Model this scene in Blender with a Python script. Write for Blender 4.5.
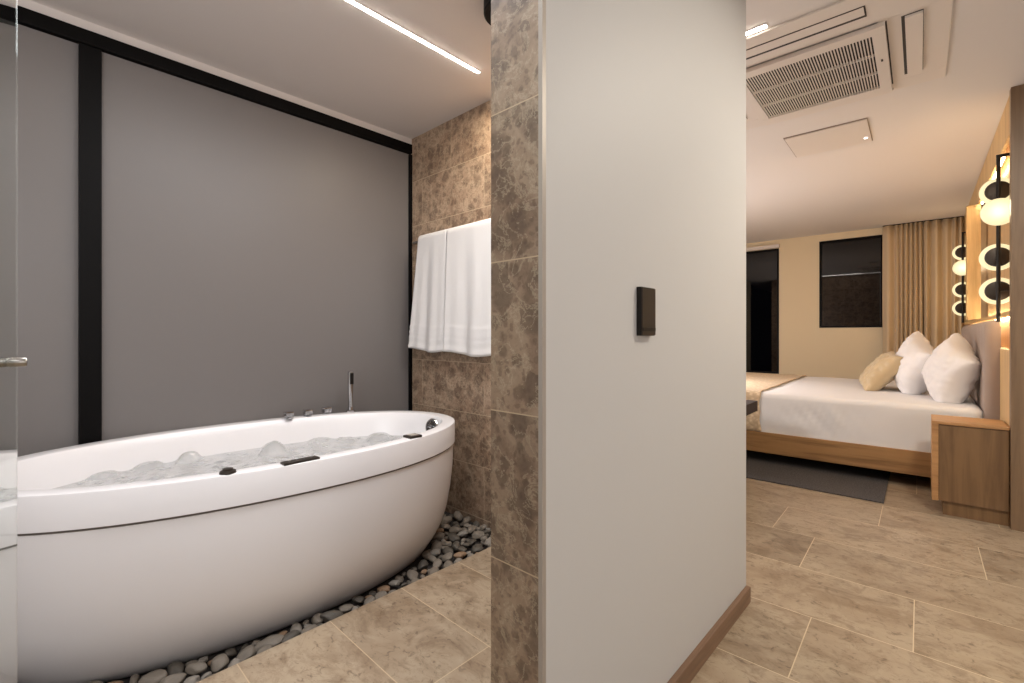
import bpy, bmesh, math, random
import numpy as np
from mathutils import Vector, Matrix, noise

# ------------------------------------------------------------------ clear
for o in list(bpy.data.objects):
    bpy.data.objects.remove(o)
SC = bpy.context.scene
COL = SC.collection
PI = math.pi
random.seed(11)

# ------------------------------------------------------------------ camera
CAMH = 1.10
cam_d = bpy.data.cameras.new('camera')
cam = bpy.data.objects.new('camera', cam_d)
COL.objects.link(cam)
cam.location = (0, 0, CAMH)
cam.rotation_euler = (PI / 2, 0, math.radians(43.35))
cam_d.sensor_width = 36.0
cam_d.lens = 464.0 / 1024.0 * 36.0
cam_d.shift_y = -6.5 / 1024.0
cam_d.clip_start = 0.02
SC.camera = cam

# ------------------------------------------------------------------ view, world, large lights
SC.view_settings.view_transform = 'Standard'
SC.view_settings.look = 'None'
SC.view_settings.exposure = 0.0
SC.view_settings.gamma = 1.0
SC.view_settings.use_curve_mapping = False
W = bpy.data.worlds.new('night')
SC.world = W
W.use_nodes = True
W.node_tree.nodes['Background'].inputs[0].default_value = (0.02, 0.025, 0.04, 1)
W.node_tree.nodes['Background'].inputs[1].default_value = 0.15

DB = math.radians(2.02)                 # the bedroom's axes are turned a little against the bathroom's
BX = Vector((math.cos(DB), math.sin(DB), 0))
BY = Vector((-math.sin(DB), math.cos(DB), 0))


def fb(x, y, z=0.0):
    p = BX * x + BY * y
    return Vector((p.x, p.y, z))


def area(name, loc, sx, sy, power, col, rot=(0, 0, 0), spread=PI):
    d = bpy.data.lights.new(name, 'AREA')
    d.shape = 'RECTANGLE'
    d.size = sx
    d.size_y = sy
    d.energy = power
    d.color = col
    d.spread = spread
    o = bpy.data.objects.new(name, d)
    COL.objects.link(o)
    o.location = loc
    o.rotation_euler = rot
    return o


WARM = (1.0, 0.78, 0.50)
SOFT = (1.0, 0.96, 0.96)
NEUT = (0.93, 0.96, 1.0)
area('bath_ceiling_light', (-1.25, 0.70, 2.47), 0.6, 0.6, 15, NEUT)  # unseen fill added over the bath, no fixture there
area('bath_ceiling_light', (-1.05, 1.35, 2.47), 0.5, 0.5, 20, NEUT)  # second added fill, brightens the right end of the tub
area('bath_tile_light', (-1.75, 1.72, 2.47), 0.12, 0.12, 7, (1.0, 0.84, 0.62))
area('corridor_light', (0.9, -0.2, 2.47), 0.8, 0.8, 9, NEUT)  # fill added for the white wall, out of view


def fill_point(name, loc, power, col, r=0.18):  # unseen point light, only adds fill
    d = bpy.data.lights.new(name, 'POINT')
    d.energy = power
    d.color = col
    d.shadow_soft_size = r
    o = bpy.data.objects.new(name, d)
    COL.objects.link(o)
    o.location = loc
    return o


fill_point('bath_lamp', (-0.75, -0.5, 1.70), 34, NEUT)  # added fill behind the camera for the tub and ceiling
fill_point('corridor_lamp', (1.15, 0.55, 1.15), 7.5, (1.0, 0.98, 0.95))  # added fill facing the white wall, no lamp stands here
fill_point('bedroom_lamp', fb(-1.85, 4.9, 1.05), 50, SOFT)  # added fill out of view, lifts the bedroom and its ceiling
fill_point('bedroom_entry_lamp', fb(-2.1, 2.9, 1.5), 34, SOFT)  # added fill hidden behind the white wall
area('corridor_downlight', fb(0.55, 2.2, 2.47), 0.3, 0.3, 32, (1.0, 0.92, 0.78))  # unseen fill added to brighten the bedroom floor

# ------------------------------------------------------------------ materials
def new_mat(name):
    m = bpy.data.materials.new(name)
    m.use_nodes = True
    nt = m.node_tree
    return m, nt, nt.nodes, nt.links, nt.nodes['Principled BSDF']


def srgb(r, g, b):
    def c(v):
        v /= 255.0
        return v / 12.92 if v <= 0.04045 else ((v + 0.055) / 1.055) ** 2.4
    return (c(r), c(g), c(b), 1)


def ramp(N, stops, interp='LINEAR'):
    n = N.new('ShaderNodeValToRGB')
    r = n.color_ramp
    r.interpolation = interp
    while len(r.elements) > 1:
        r.elements.remove(r.elements[-1])
    r.elements[0].position = stops[0][0]
    r.elements[0].color = stops[0][1]
    for p, c in stops[1:]:
        e = r.elements.new(p)
        e.color = c
    return n


def mix(N, L, fac, a, b, mode='MIX'):
    n = N.new('ShaderNodeMix')
    n.data_type = 'RGBA'
    n.blend_type = mode
    for i, v in ((0, fac), (6, a), (7, b)):
        if isinstance(v, (int, float)):
            n.inputs[i].default_value = v
        elif isinstance(v, tuple):
            n.inputs[i].default_value = v
        else:
            L.new(v, n.inputs[i])
    return n.outputs[2]


def plain(name, col, rough=0.5, metal=0.0, bump=0.0, bscale=200.0, var=0.0, coat=0.0, spec=None, **kw):
    m, nt, N, L, P = new_mat(name)
    P.inputs['Base Color'].default_value = col
    P.inputs['Roughness'].default_value = rough
    P.inputs['Metallic'].default_value = metal
    P.inputs['Coat Weight'].default_value = coat
    if spec is not None:
        P.inputs['Specular IOR Level'].default_value = spec
    for k, v in kw.items():
        P.inputs[k].default_value = v
    if var or bump:
        tc = N.new('ShaderNodeTexCoord')
        nz = N.new('ShaderNodeTexNoise')
        nz.inputs['Scale'].default_value = bscale
        nz.inputs['Detail'].default_value = 3
        L.new(tc.outputs['Object'], nz.inputs['Vector'])
        if var:
            d = tuple(c * (1 - var) for c in col[:3]) + (1,)
            u = tuple(min(1, c * (1 + var)) for c in col[:3]) + (1,)
            r = ramp(N, [(0.3, d), (0.7, u)])
            L.new(nz.outputs['Fac'], r.inputs[0])
            L.new(r.outputs[0], P.inputs['Base Color'])
        if bump:
            b = N.new('ShaderNodeBump')
            b.inputs['Strength'].default_value = bump
            b.inputs['Distance'].default_value = 0.002
            L.new(nz.outputs['Fac'], b.inputs['Height'])
            L.new(b.outputs[0], P.inputs['Normal'])
    return m


def emis(name, col, strength, base=(0.8, 0.8, 0.8, 1)):
    m, nt, N, L, P = new_mat(name)
    P.inputs['Base Color'].default_value = base
    P.inputs['Emission Color'].default_value = col
    P.inputs['Emission Strength'].default_value = strength
    return m


def wood(name, dark, light, axis='Z', rough=0.45, scale=1.0):
    m, nt, N, L, P = new_mat(name)
    tc = N.new('ShaderNodeTexCoord')
    mp = N.new('ShaderNodeMapping')
    s = {'X': (0.9, 14, 14), 'Y': (14, 0.9, 14), 'Z': (14, 14, 0.9)}[axis]
    mp.inputs['Scale'].default_value = tuple(v * scale for v in s)
    L.new(tc.outputs['Object'], mp.inputs['Vector'])
    nz = N.new('ShaderNodeTexNoise')
    nz.inputs['Scale'].default_value = 1.6
    nz.inputs['Detail'].default_value = 7
    nz.inputs['Roughness'].default_value = 0.62
    nz.inputs['Distortion'].default_value = 0.6
    L.new(mp.outputs[0], nz.inputs['Vector'])
    r = ramp(N, [(0.25, dark), (0.55, light), (0.8, tuple(min(1, c * 1.12) for c in light[:3]) + (1,))])
    L.new(nz.outputs['Fac'], r.inputs[0])
    L.new(r.outputs[0], P.inputs['Base Color'])
    P.inputs['Roughness'].default_value = rough
    b = N.new('ShaderNodeBump')
    b.inputs['Strength'].default_value = 0.15
    b.inputs['Distance'].default_value = 0.002
    L.new(nz.outputs['Fac'], b.inputs['Height'])
    L.new(b.outputs[0], P.inputs['Normal'])
    return m


def stone_tiles(name, ua, va, bw, rh, u0, v0, kind, grout, gsize=0.004, rough=0.35, shift=0.5, lo=0.84, hi=1.05, rows=None, frag=1.0):
    """tiles of bw x rh laid on the plane of the object axes ua, va; u0, v0 = where a joint falls"""
    m, nt, N, L, P = new_mat(name)
    tc = N.new('ShaderNodeTexCoord')
    sep = N.new('ShaderNodeSeparateXYZ')
    L.new(tc.outputs['Object'], sep.inputs[0])
    cmb = N.new('ShaderNodeCombineXYZ')
    for k, (ax, off) in enumerate(((ua, u0), (va, v0))):
        a = N.new('ShaderNodeMath')
        a.operation = 'ADD'
        a.inputs[1].default_value = -off
        L.new(sep.outputs[ax], a.inputs[0])
        L.new(a.outputs[0], cmb.inputs[k])
    uv = cmb.outputs[0]
    if rows:
        # each course of tiles starts at its own place
        sv = N.new('ShaderNodeSeparateXYZ')
        L.new(uv, sv.inputs[0])
        dv_ = N.new('ShaderNodeMath')
        dv_.operation = 'DIVIDE'
        L.new(sv.outputs[1], dv_.inputs[0])
        dv_.inputs[1].default_value = rh
        fl_ = N.new('ShaderNodeMath')
        fl_.operation = 'FLOOR'
        L.new(dv_.outputs[0], fl_.inputs[0])
        acc = sv.outputs[0]
        for k_, sh_ in rows.items():
            cp = N.new('ShaderNodeMath')
            cp.operation = 'COMPARE'
            L.new(fl_.outputs[0], cp.inputs[0])
            cp.inputs[1].default_value = k_
            cp.inputs[2].default_value = 0.25
            ma = N.new('ShaderNodeMath')
            ma.operation = 'MULTIPLY_ADD'
            L.new(cp.outputs[0], ma.inputs[0])
            ma.inputs[1].default_value = sh_
            L.new(acc, ma.inputs[2])
            acc = ma.outputs[0]
        c2 = N.new('ShaderNodeCombineXYZ')
        L.new(acc, c2.inputs[0])
        L.new(sv.outputs[1], c2.inputs[1])
        uv = c2.outputs[0]
    br = N.new('ShaderNodeTexBrick')
    br.offset = shift
    br.inputs['Color1'].default_value = (0, 0, 0, 1)
    br.inputs['Color2'].default_value = (1, 1, 1, 1)
    br.inputs['Mortar'].default_value = (0.5, 0.5, 0.5, 1)
    br.inputs['Scale'].default_value = 1.0
    br.inputs['Mortar Size'].default_value = gsize / 2
    br.inputs['Mortar Smooth'].default_value = 0.0
    br.inputs['Brick Width'].default_value = bw
    br.inputs['Row Height'].default_value = rh
    L.new(uv, br.inputs['Vector'])
    # every tile is cut from another place of the block
    off = N.new('ShaderNodeVectorMath')
    off.operation = 'MULTIPLY_ADD'
    L.new(br.outputs['Color'], off.inputs[0])
    off.inputs[1].default_value = (37.0, 61.0, 23.0)
    L.new(tc.outputs['Object'], off.inputs[2])
    pos = off.outputs[0]

    def nz(scale, detail=5, dist=0.0, r=0.55, vec=None):
        n = N.new('ShaderNodeTexNoise')
        n.inputs['Scale'].default_value = scale
        n.inputs['Detail'].default_value = detail
        n.inputs['Roughness'].default_value = r
        n.inputs['Distortion'].default_value = dist
        L.new(vec or pos, n.inputs['Vector'])
        return n
    if kind == 'breccia':
        base = nz(5.0, 6, 0.8, 0.6)
        br_ = ramp(N, [(0.28, srgb(146, 119, 98)), (0.45, srgb(178, 150, 126)), (0.6, srgb(192, 166, 141)), (0.78, srgb(166, 138, 114))])
        L.new(base.outputs['Fac'], br_.inputs[0])
        c = br_.outputs[0]
        n1 = nz(16, 5, 0.0, 0.6)
        dv = N.new('ShaderNodeVectorMath')
        dv.operation = 'MULTIPLY_ADD'
        L.new(n1.outputs['Color'], dv.inputs[0])
        dv.inputs[1].default_value = (0.05, 0.05, 0.05)
        L.new(pos, dv.inputs[2])
        area_ = nz(2.6, 3, 0.4)
        # rounded darker fragments of three sizes set in the paler ground
        for vs, r0, r1, thr, tone_, amt in ((12, 0.36, 0.58, 0.40, srgb(102, 82, 68), 0.85), (26, 0.34, 0.50, 0.38, srgb(112, 90, 73), 0.85), (60, 0.30, 0.48, 0.36, srgb(114, 90, 72), 0.65)):
            v = N.new('ShaderNodeTexVoronoi')
            v.inputs['Scale'].default_value = vs
            L.new(dv.outputs[0], v.inputs['Vector'])
            inside = ramp(N, [(r0, (1, 1, 1, 1)), (r1, (0, 0, 0, 1))])
            L.new(v.outputs['Distance'], inside.inputs[0])
            sc = N.new('ShaderNodeSeparateColor')
            L.new(v.outputs['Color'], sc.inputs[0])
            pick = N.new('ShaderNodeMath')
            pick.operation = 'ADD'
            L.new(sc.outputs[0], pick.inputs[0])
            L.new(area_.outputs['Fac'], pick.inputs[1])
            pk = ramp(N, [(thr + 0.42, (0, 0, 0, 1)), (thr + 0.50, (1, 1, 1, 1))])
            L.new(pick.outputs[0], pk.inputs[0])
            mm = N.new('ShaderNodeMath')
            mm.operation = 'MULTIPLY'
            L.new(inside.outputs[0], mm.inputs[0])
            L.new(pk.outputs[0], mm.inputs[1])
            m2 = N.new('ShaderNodeMath')
            m2.operation = 'MULTIPLY'
            L.new(mm.outputs[0], m2.inputs[0])
            m2.inputs[1].default_value = amt * frag
            c = mix(N, L, m2.outputs[0], c, tone_)
        vn = nz(13, 8, 0.5, 0.68)
        vr = ramp(N, [(0.478, (0, 0, 0, 1)), (0.5, (1, 1, 1, 1)), (0.522, (0, 0, 0, 1))])
        L.new(vn.outputs['Fac'], vr.inputs[0])
        vm = N.new('ShaderNodeMath')
        vm.operation = 'MULTIPLY'
        L.new(vr.outputs[0], vm.inputs[0])
        vm.inputs[1].default_value = 0.6
        c = mix(N, L, vm.outputs[0], c, srgb(218, 198, 170))
        fine = nz(70, 6, 0.8, 0.7)
        fr = ramp(N, [(0.3, (0.72, 0.70, 0.68, 1)), (0.5, (1, 1, 1, 1)), (0.72, (1.12, 1.11, 1.1, 1))])
        L.new(fine.outputs['Fac'], fr.inputs[0])
        c = mix(N, L, 0.8, c, fr.outputs[0], 'MULTIPLY')
    else:
        mp_ = N.new('ShaderNodeMapping')
        mp_.inputs['Scale'].default_value = (0.85, 1.2, 1.0)
        L.new(pos, mp_.inputs['Vector'])
        sv = mp_.outputs[0]
        n1 = nz(2.6, 9, 0.7, 0.62, sv)
        r1 = ramp(N, [(0.28, srgb(168, 144, 117)), (0.43, srgb(198, 175, 148)), (0.56, srgb(214, 193, 166)), (0.75, srgb(198, 174, 144))])
        L.new(n1.outputs['Fac'], r1.inputs[0])
        c = r1.outputs[0]
        for sc_, lo, hi, amt, tone_ in ((5, 0.34, 0.50, 0.55, srgb(138, 112, 88)), (30, 0.35, 0.43, 0.6, srgb(108, 86, 66)), (14, 0.36, 0.46, 0.45, srgb(140, 114, 88)), (10, 0.68, 0.55, 0.55, srgb(222, 203, 176))):
            n2 = nz(sc_, 8, 1.0, 0.66, sv)
            r2 = ramp(N, [(lo, (1, 1, 1, 1)), (hi, (0, 0, 0, 1))] if lo < hi else [(hi, (0, 0, 0, 1)), (lo, (1, 1, 1, 1))])
            L.new(n2.outputs['Fac'], r2.inputs[0])
            f2 = N.new('ShaderNodeMath')
            f2.operation = 'MULTIPLY'
            L.new(r2.outputs[0], f2.inputs[0])
            f2.inputs[1].default_value = amt
            c = mix(N, L, f2.outputs[0], c, tone_)
        n3 = nz(5, 7, 2.0, 0.62, sv)
        r3 = ramp(N, [(0.484, (0, 0, 0, 1)), (0.5, (1, 1, 1, 1)), (0.516, (0, 0, 0, 1))])
        L.new(n3.outputs['Fac'], r3.inputs[0])
        f3 = N.new('ShaderNodeMath')
        f3.operation = 'MULTIPLY'
        L.new(r3.outputs[0], f3.inputs[0])
        f3.inputs[1].default_value = 0.35
        c = mix(N, L, f3.outputs[0], c, srgb(150, 122, 92))
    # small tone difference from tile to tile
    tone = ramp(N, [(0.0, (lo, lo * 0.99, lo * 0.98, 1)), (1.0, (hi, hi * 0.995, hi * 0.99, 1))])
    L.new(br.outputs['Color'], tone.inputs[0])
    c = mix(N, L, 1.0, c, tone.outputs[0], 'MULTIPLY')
    c = mix(N, L, br.outputs['Fac'], c, grout)
    L.new(c, P.inputs['Base Color'])
    P.inputs['Roughness'].default_value = rough
    b = N.new('ShaderNodeBump')
    b.inputs['Strength'].default_value = 0.5
    b.inputs['Distance'].default_value = 0.0015
    b.invert = True
    L.new(br.outputs['Fac'], b.inputs['Height'])
    L.new(b.outputs[0], P.inputs['Normal'])
    return m


M = {}
M['white_paint'] = plain('white_paint', srgb(203, 201, 200), 0.55, bump=0.05, bscale=120)
M['ceiling_paint'] = plain('ceiling_paint', srgb(222, 215, 211), 0.7)
M['cream_paint'] = plain('cream_paint', srgb(222, 204, 172), 0.65)
M['black_metal'] = plain('black_metal', srgb(8, 6, 6), 0.5, spec=0.12)
M['bronze'] = plain('bronze', srgb(66, 58, 52), 0.38, 0.6)
M['bronze_edge'] = plain('bronze_edge', srgb(30, 26, 24), 0.4, 0.4)
M['grey_panel'] = plain('grey_panel', srgb(119, 114, 112), 0.42, spec=0.4)
M['acrylic'] = plain('acrylic', srgb(238, 235, 236), 0.27)
M['seam'] = plain('seam', srgb(96, 88, 84), 0.6)  # shade below the tub rim, put in as a darker colour
M['chrome'] = plain('chrome', srgb(200, 200, 202), 0.12, 1.0)
M['steel'] = plain('steel', srgb(170, 166, 160), 0.25, 1.0)
M['trim_metal'] = plain('trim_metal', srgb(176, 166, 156), 0.45, 0.2)
M['dark_glass'] = plain('dark_glass', srgb(5, 5, 8), 0.02, IOR=1.5)
M['terry'] = plain('terry', srgb(238, 234, 232), 0.95, bump=0.6, bscale=420)
M['linen'] = plain('linen', srgb(232, 230, 231), 0.8, bump=0.15, bscale=500)
M['pillow_white'] = plain('pillow_white', srgb(234, 230, 230), 0.75, bump=0.12, bscale=300)
M['cushion_beige'] = plain('cushion_beige', srgb(196, 172, 134), 0.5, bump=0.2, bscale=300, **{'Sheen Weight': 0.3})
M['mauve_fabric'] = plain('mauve_fabric', srgb(162, 142, 130), 0.7, bump=0.3, bscale=300, **{'Sheen Weight': 0.3})
M['curtain_cloth'] = plain('curtain_cloth', srgb(204, 182, 152), 0.85, bump=0.2, bscale=300)
M['rug'] = plain('rug', srgb(74, 70, 70), 0.95, bump=1.0, bscale=110, var=0.5)
M['wood_bed'] = wood('wood_bed', srgb(112, 80, 50), srgb(168, 128, 84), 'X')
M['wood_night'] = wood('wood_night', srgb(96, 70, 46), srgb(130, 100, 68), 'Z')
M['wood_night_edge'] = wood('wood_night_edge', srgb(152, 108, 68), srgb(190, 144, 96), 'X')
M['wood_wall'] = wood('wood_wall', srgb(186, 146, 92), srgb(222, 186, 130), 'Z')
M['niche_wall'] = wood('niche_wall', srgb(176, 138, 96), srgb(206, 172, 128), 'Z')
M['wood_column'] = wood('wood_column', srgb(104, 82, 62), srgb(132, 107, 82), 'Z')
M['wood_base'] = wood('wood_base', srgb(98, 72, 54), srgb(134, 104, 82), 'Y')
M['wood_dark'] = wood('wood_dark', srgb(30, 20, 14), srgb(50, 35, 26), 'Y', 0.75)
M['ac_plastic'] = plain('ac_plastic', srgb(222, 212, 204), 0.45)
M['ac_gap'] = plain('ac_gap', srgb(52, 44, 40), 0.7)
M['ac_void'] = plain('ac_void', srgb(40, 33, 30), 0.8)
M['hatch_gap'] = plain('hatch_gap', srgb(150, 132, 118), 0.7)
M['gravel'] = plain('gravel', srgb(52, 46, 42), 0.9, bump=1, bscale=60, var=0.4)
M['led'] = emis('led', (1.0, 0.93, 0.84, 1), 30)
M['led_warm'] = emis('led_warm', (1.0, 0.84, 0.58, 1), 32)
M['opal_glow'] = emis('opal_glow', (1.0, 0.86, 0.50, 1), 0.92, (0.25, 0.24, 0.2, 1))
M['sensor_light'] = emis('sensor_light', (1, 1, 1, 1), 2.0)
M['stones'] = [plain('stone_grey', srgb(122, 112, 100), 0.6, var=0.25, bump=0.4, bscale=40),
               plain('stone_dark', srgb(86, 79, 70), 0.55, var=0.3, bump=0.4, bscale=40),
               plain('stone_tan', srgb(146, 118, 92), 0.6, var=0.25, bump=0.4, bscale=40),
               plain('stone_pale', srgb(136, 128, 118), 0.6, var=0.25, bump=0.4, bscale=40)]
GROUT_W = srgb(196, 172, 142)
GROUT_F = srgb(214, 196, 166)
M['tile_wall'] = stone_tiles('tile_wall', 0, 2, 0.627, 0.3145, -2.358, 0.30 - 0.3145, 'breccia', srgb(206, 184, 154), lo=0.88, hi=1.06, frag=0.65)
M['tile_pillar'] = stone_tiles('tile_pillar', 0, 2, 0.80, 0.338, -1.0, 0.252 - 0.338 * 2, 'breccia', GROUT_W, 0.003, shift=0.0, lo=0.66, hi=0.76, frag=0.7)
M['tile_floor_bath'] = stone_tiles('tile_floor_bath', 0, 1, 1.40, 0.32, -1.185, 0.817 - 0.32 * 9, 'travertine', srgb(196, 174, 144), 0.0035, 0.3, lo=0.80, hi=0.98)
M['tile_floor'] = stone_tiles('tile_floor', 0, 1, 0.86, 0.425, -0.018, 2.127 - 0.425 * 17, 'travertine', GROUT_F, 0.0035, 0.3, shift=0.0, lo=1.22, hi=1.42, rows={18: 0.412, 19: 0.616, 20: 0.162, 16: 0.3, 15: 0.6, 14: 0.2, 21: 0.5, 13: 0.7})

# water, glass
m, nt, N, L, P = new_mat('water')
P.inputs['Base Color'].default_value = srgb(246, 247, 246)
P.inputs['Roughness'].default_value = 0.10
P.inputs['IOR'].default_value = 1.25
P.inputs['Transmission Weight'].default_value = 0.72
nz = N.new('ShaderNodeTexNoise')
nz.inputs['Scale'].default_value = 38
nz.inputs['Detail'].default_value = 3
tc = N.new('ShaderNodeTexCoord')
L.new(tc.outputs['Object'], nz.inputs['Vector'])
b = N.new('ShaderNodeBump')
b.inputs['Strength'].default_value = 0.35
b.inputs['Distance'].default_value = 0.01
L.new(nz.outputs['Fac'], b.inputs['Height'])
L.new(b.outputs[0], P.inputs['Normal'])
M['water'] = m
m, nt, N, L, P = new_mat('clear_glass')
P.inputs['Base Color'].default_value = (0.82, 0.88, 0.84, 1)
P.inputs['Roughness'].default_value = 0.0
P.inputs['IOR'].default_value = 1.5
P.inputs['Transmission Weight'].default_value = 1.0
M['clear_glass'] = m
# woven throw
m, nt, N, L, P = new_mat('woven_throw')
tc = N.new('ShaderNodeTexCoord')
mp = N.new('ShaderNodeMapping')
mp.inputs['Rotation'].default_value = (0.5, 0.6, 0.785)
L.new(tc.outputs['Object'], mp.inputs[0])
ck = N.new('ShaderNodeTexVoronoi')
ck.inputs['Scale'].default_value = 28
ck.distance = 'MANHATTAN'
ck.inputs['Randomness'].default_value = 0.5
L.new(mp.outputs[0], ck.inputs['Vector'])
r = ramp(N, [(0.2, srgb(232, 212, 184)), (0.45, srgb(224, 202, 172)), (0.75, srgb(206, 182, 152))])
L.new(ck.outputs['Distance'], r.inputs[0])
L.new(r.outputs[0], P.inputs['Base Color'])
P.inputs['Roughness'].default_value = 0.9
b = N.new('ShaderNodeBump')
b.inputs['Strength'].default_value = 0.6
b.inputs['Distance'].default_value = 0.006
L.new(ck.outputs['Distance'], b.inputs['Height'])
L.new(b.outputs[0], P.inputs['Normal'])
M['woven_throw'] = m


# ------------------------------------------------------------------ mesh helpers
class MB:
    def __init__(self):
        self.bm = bmesh.new()

    def box(self, x0, x1, y0, y1, z0, z1, bevel=0.0, seg=2):
        bm = bmesh.new()
        bmesh.ops.create_cube(bm, size=1)
        for v in bm.verts:
            v.co = Vector(((x0 + x1) / 2 + v.co.x * (x1 - x0), (y0 + y1) / 2 + v.co.y * (y1 - y0), (z0 + z1) / 2 + v.co.z * (z1 - z0)))
        if bevel:
            bmesh.ops.bevel(bm, geom=list(bm.edges), offset=bevel, segments=seg, profile=0.7, affect='EDGES')
        self._join(bm)
        return self

    def _join(self, bm):
        me = bpy.data.meshes.new('tmp')
        bm.to_mesh(me)
        bm.free()
        self.bm.from_mesh(me)
        bpy.data.meshes.remove(me)

    def loops(self, rings, cap0=False, cap1=False, closed=True):
        vs = [[self.bm.verts.new(p) for p in r] for r in rings]
        n = len(vs[0])
        for a, b_ in zip(vs, vs[1:]):
            for i in range(n if closed else n - 1):
                j = (i + 1) % n
                self.bm.faces.new((a[i], a[j], b_[j], b_[i]))
        if cap0:
            self.bm.faces.new(list(reversed(vs[0])))
        if cap1:
            self.bm.faces.new(vs[-1])
        return self

    def lathe(self, prof, c=(0, 0, 0), axis=(0, 0, 1), n=32, sx=1.0):
        """prof: (radius, height) pairs along axis"""
        q = Vector((0, 0, 1)).rotation_difference(Vector(axis).normalized())
        rings = []
        for r_, h in prof:
            rings.append([Vector(c) + q @ Vector((r_ * sx * math.cos(2 * PI * k / n), r_ * math.sin(2 * PI * k / n), h)) for k in range(n)])
        self.loops(rings, prof[0][0] > 1e-6, prof[-1][0] > 1e-6)
        return self

    def tube(self, a, b_, r_, n=16):
        a, b_ = Vector(a), Vector(b_)
        d = b_ - a
        e = min(r_ * 0.25, d.length * 0.2)
        return self.lathe([(r_ - e, 0), (r_, e), (r_, d.length - e), (r_ - e, d.length)], a, d, n)

    def build(self, name, mat, parent=None, smooth=False, loc=None, angle=40):
        bmesh.ops.remove_doubles(self.bm, verts=self.bm.verts, dist=1e-6)
        bmesh.ops.recalc_face_normals(self.bm, faces=self.bm.faces)
        me = bpy.data.meshes.new(name)
        self.bm.to_mesh(me)
        self.bm.free()
        me.materials.append(mat)
        if smooth:
            for p in me.polygons:
                p.use_smooth = True
            me.set_sharp_from_angle(angle=math.radians(angle))
        o = bpy.data.objects.new(name, me)
        COL.objects.link(o)
        if parent:
            o.parent = parent
        if loc is not None:
            o.location = loc
        return o


def tag(o, label, cat, group=None):
    o['label'] = label
    o['category'] = cat
    if group:
        o['group'] = group
    return o


def thing(name, label, cat, loc, rz=0.0, group=None):
    o = bpy.data.objects.new(name, None)
    COL.objects.link(o)
    o.location = loc
    o.rotation_euler = (0, 0, rz)
    return tag(o, label, cat, group)


def thingB(name, label, cat, x, y, z=0.0, group=None):
    return thing(name, label, cat, fb(x, y, z), DB, group)


def struct(name, mb, mat, bedroom=False, parent=None):
    o = mb.build(name, mat, parent)
    if bedroom and parent is None:
        o.rotation_euler = (0, 0, DB)
    if parent is None:
        o['kind'] = 'structure'
    return o


def toB(x, y):
    p = Vector((x, y, 0))
    return p.dot(BX), p.dot(BY)


# ------------------------------------------------------------------ setting
XG, YT, ZC = -2.81, 1.92, 2.50           # glass wall, towel wall, ceiling
WX0, WX1, WY0, WY1 = -0.77, -0.615, 0.745, 2.066
XP = -1.735                               # kerb of the pebble bed
ZP = -0.06                                # bottom of the pebble bed

# floors
struct('floor', MB().box(XP, WX0 + 0.05, -1.5, YT + 0.02, -0.12, 0), M['tile_floor_bath'])
fl = MB()
pts = [(-0.72, -1.5), (2.2, -1.5)]
poly = [toB(*p) for p in pts] + [(2.2, 7.9), (-3.4, 7.9)] + [toB(-3.3, YT + 0.02), toB(-0.72, YT + 0.02)]
top = [fl.bm.verts.new((x, y, 0)) for x, y in poly]
bot = [fl.bm.verts.new((x, y, -0.12)) for x, y in poly]
fl.bm.faces.new(top)
fl.bm.faces.new(list(reversed(bot)))
for i in range(len(poly)):
    j = (i + 1) % len(poly)
    fl.bm.faces.new((top[j], top[i], bot[i], bot[j]))
struct('floor', fl, M['tile_floor'], True)
struct('floor', MB().box(XG - 0.1, XP, -1.5, YT + 0.02, -0.14, ZP), M['gravel'])
struct('ceiling', MB().box(-3.6, 2.4, -1.7, 8.1, ZC, ZC + 0.1), M['ceiling_paint'])

# bathroom walls
struct('wall_left', MB().box(XG - 0.12, XG - 0.02, -1.5, YT + 0.1, -0.14, ZC), M['white_paint'])
struct('wall_towel', MB().box(XG - 0.12, WX0 + 0.02, YT, YT + 0.12, -0.14, ZC), M['tile_wall'])
struct('wall_partition', MB().box(WX0 + 0.01, WX1, WY0 + 0.008, WY1, 0, ZC), M['white_paint'])
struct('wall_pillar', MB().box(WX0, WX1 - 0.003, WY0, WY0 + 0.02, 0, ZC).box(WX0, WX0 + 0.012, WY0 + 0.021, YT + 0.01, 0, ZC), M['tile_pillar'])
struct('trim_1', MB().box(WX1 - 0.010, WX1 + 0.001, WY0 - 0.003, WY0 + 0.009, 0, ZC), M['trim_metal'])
struct('baseboard_partition', MB().box(WX1, WX1 + 0.018, WY0 + 0.012, WY1, 0, 0.062, 0.002), M['wood_base'])
struct('wall_back', MB().box(-3.0, 2.3, -1.62, -1.5, -0.12, ZC), M['white_paint'])
o = struct('wall_right', MB().box(1.55, 1.67, -1.6, 3.9, 0, ZC), M['white_paint'])

# tall black framed grey panels behind the bath
wf = MB()
wf.box(XG - 0.02, XG + 0.02, -1.5, YT, 2.395, 2.458, 0.003)
wf.box(XG - 0.02, XG + 0.03, 0.176, 0.252, 0, 2.385, 0.003)
wf.box(XG - 0.02, XG + 0.02, YT - 0.02, YT, 0, 2.385, 0.002)
wf.box(XG - 0.02, XG + 0.03, -1.5, YT, ZP, 0.02, 0.003)
win = bpy.data.objects.new('window_3', None)
COL.objects.link(win)
win['kind'] = 'structure'
wf.build('window_frame', M['black_metal'], win)
MB().box(XG - 0.02, XG, 0.25, YT - 0.015, 0.01, 2.39).build('frosted_pane', M['grey_panel'], win)
MB().box(XG - 0.02, XG, -1.49, 0.18, 0.01, 2.39).build('frosted_pane', M['grey_panel'], win)
struct('trim_2', MB().box(XG - 0.02, XG + 0.012, -1.5, YT, 2.462, ZC), M['ceiling_paint'])

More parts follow.
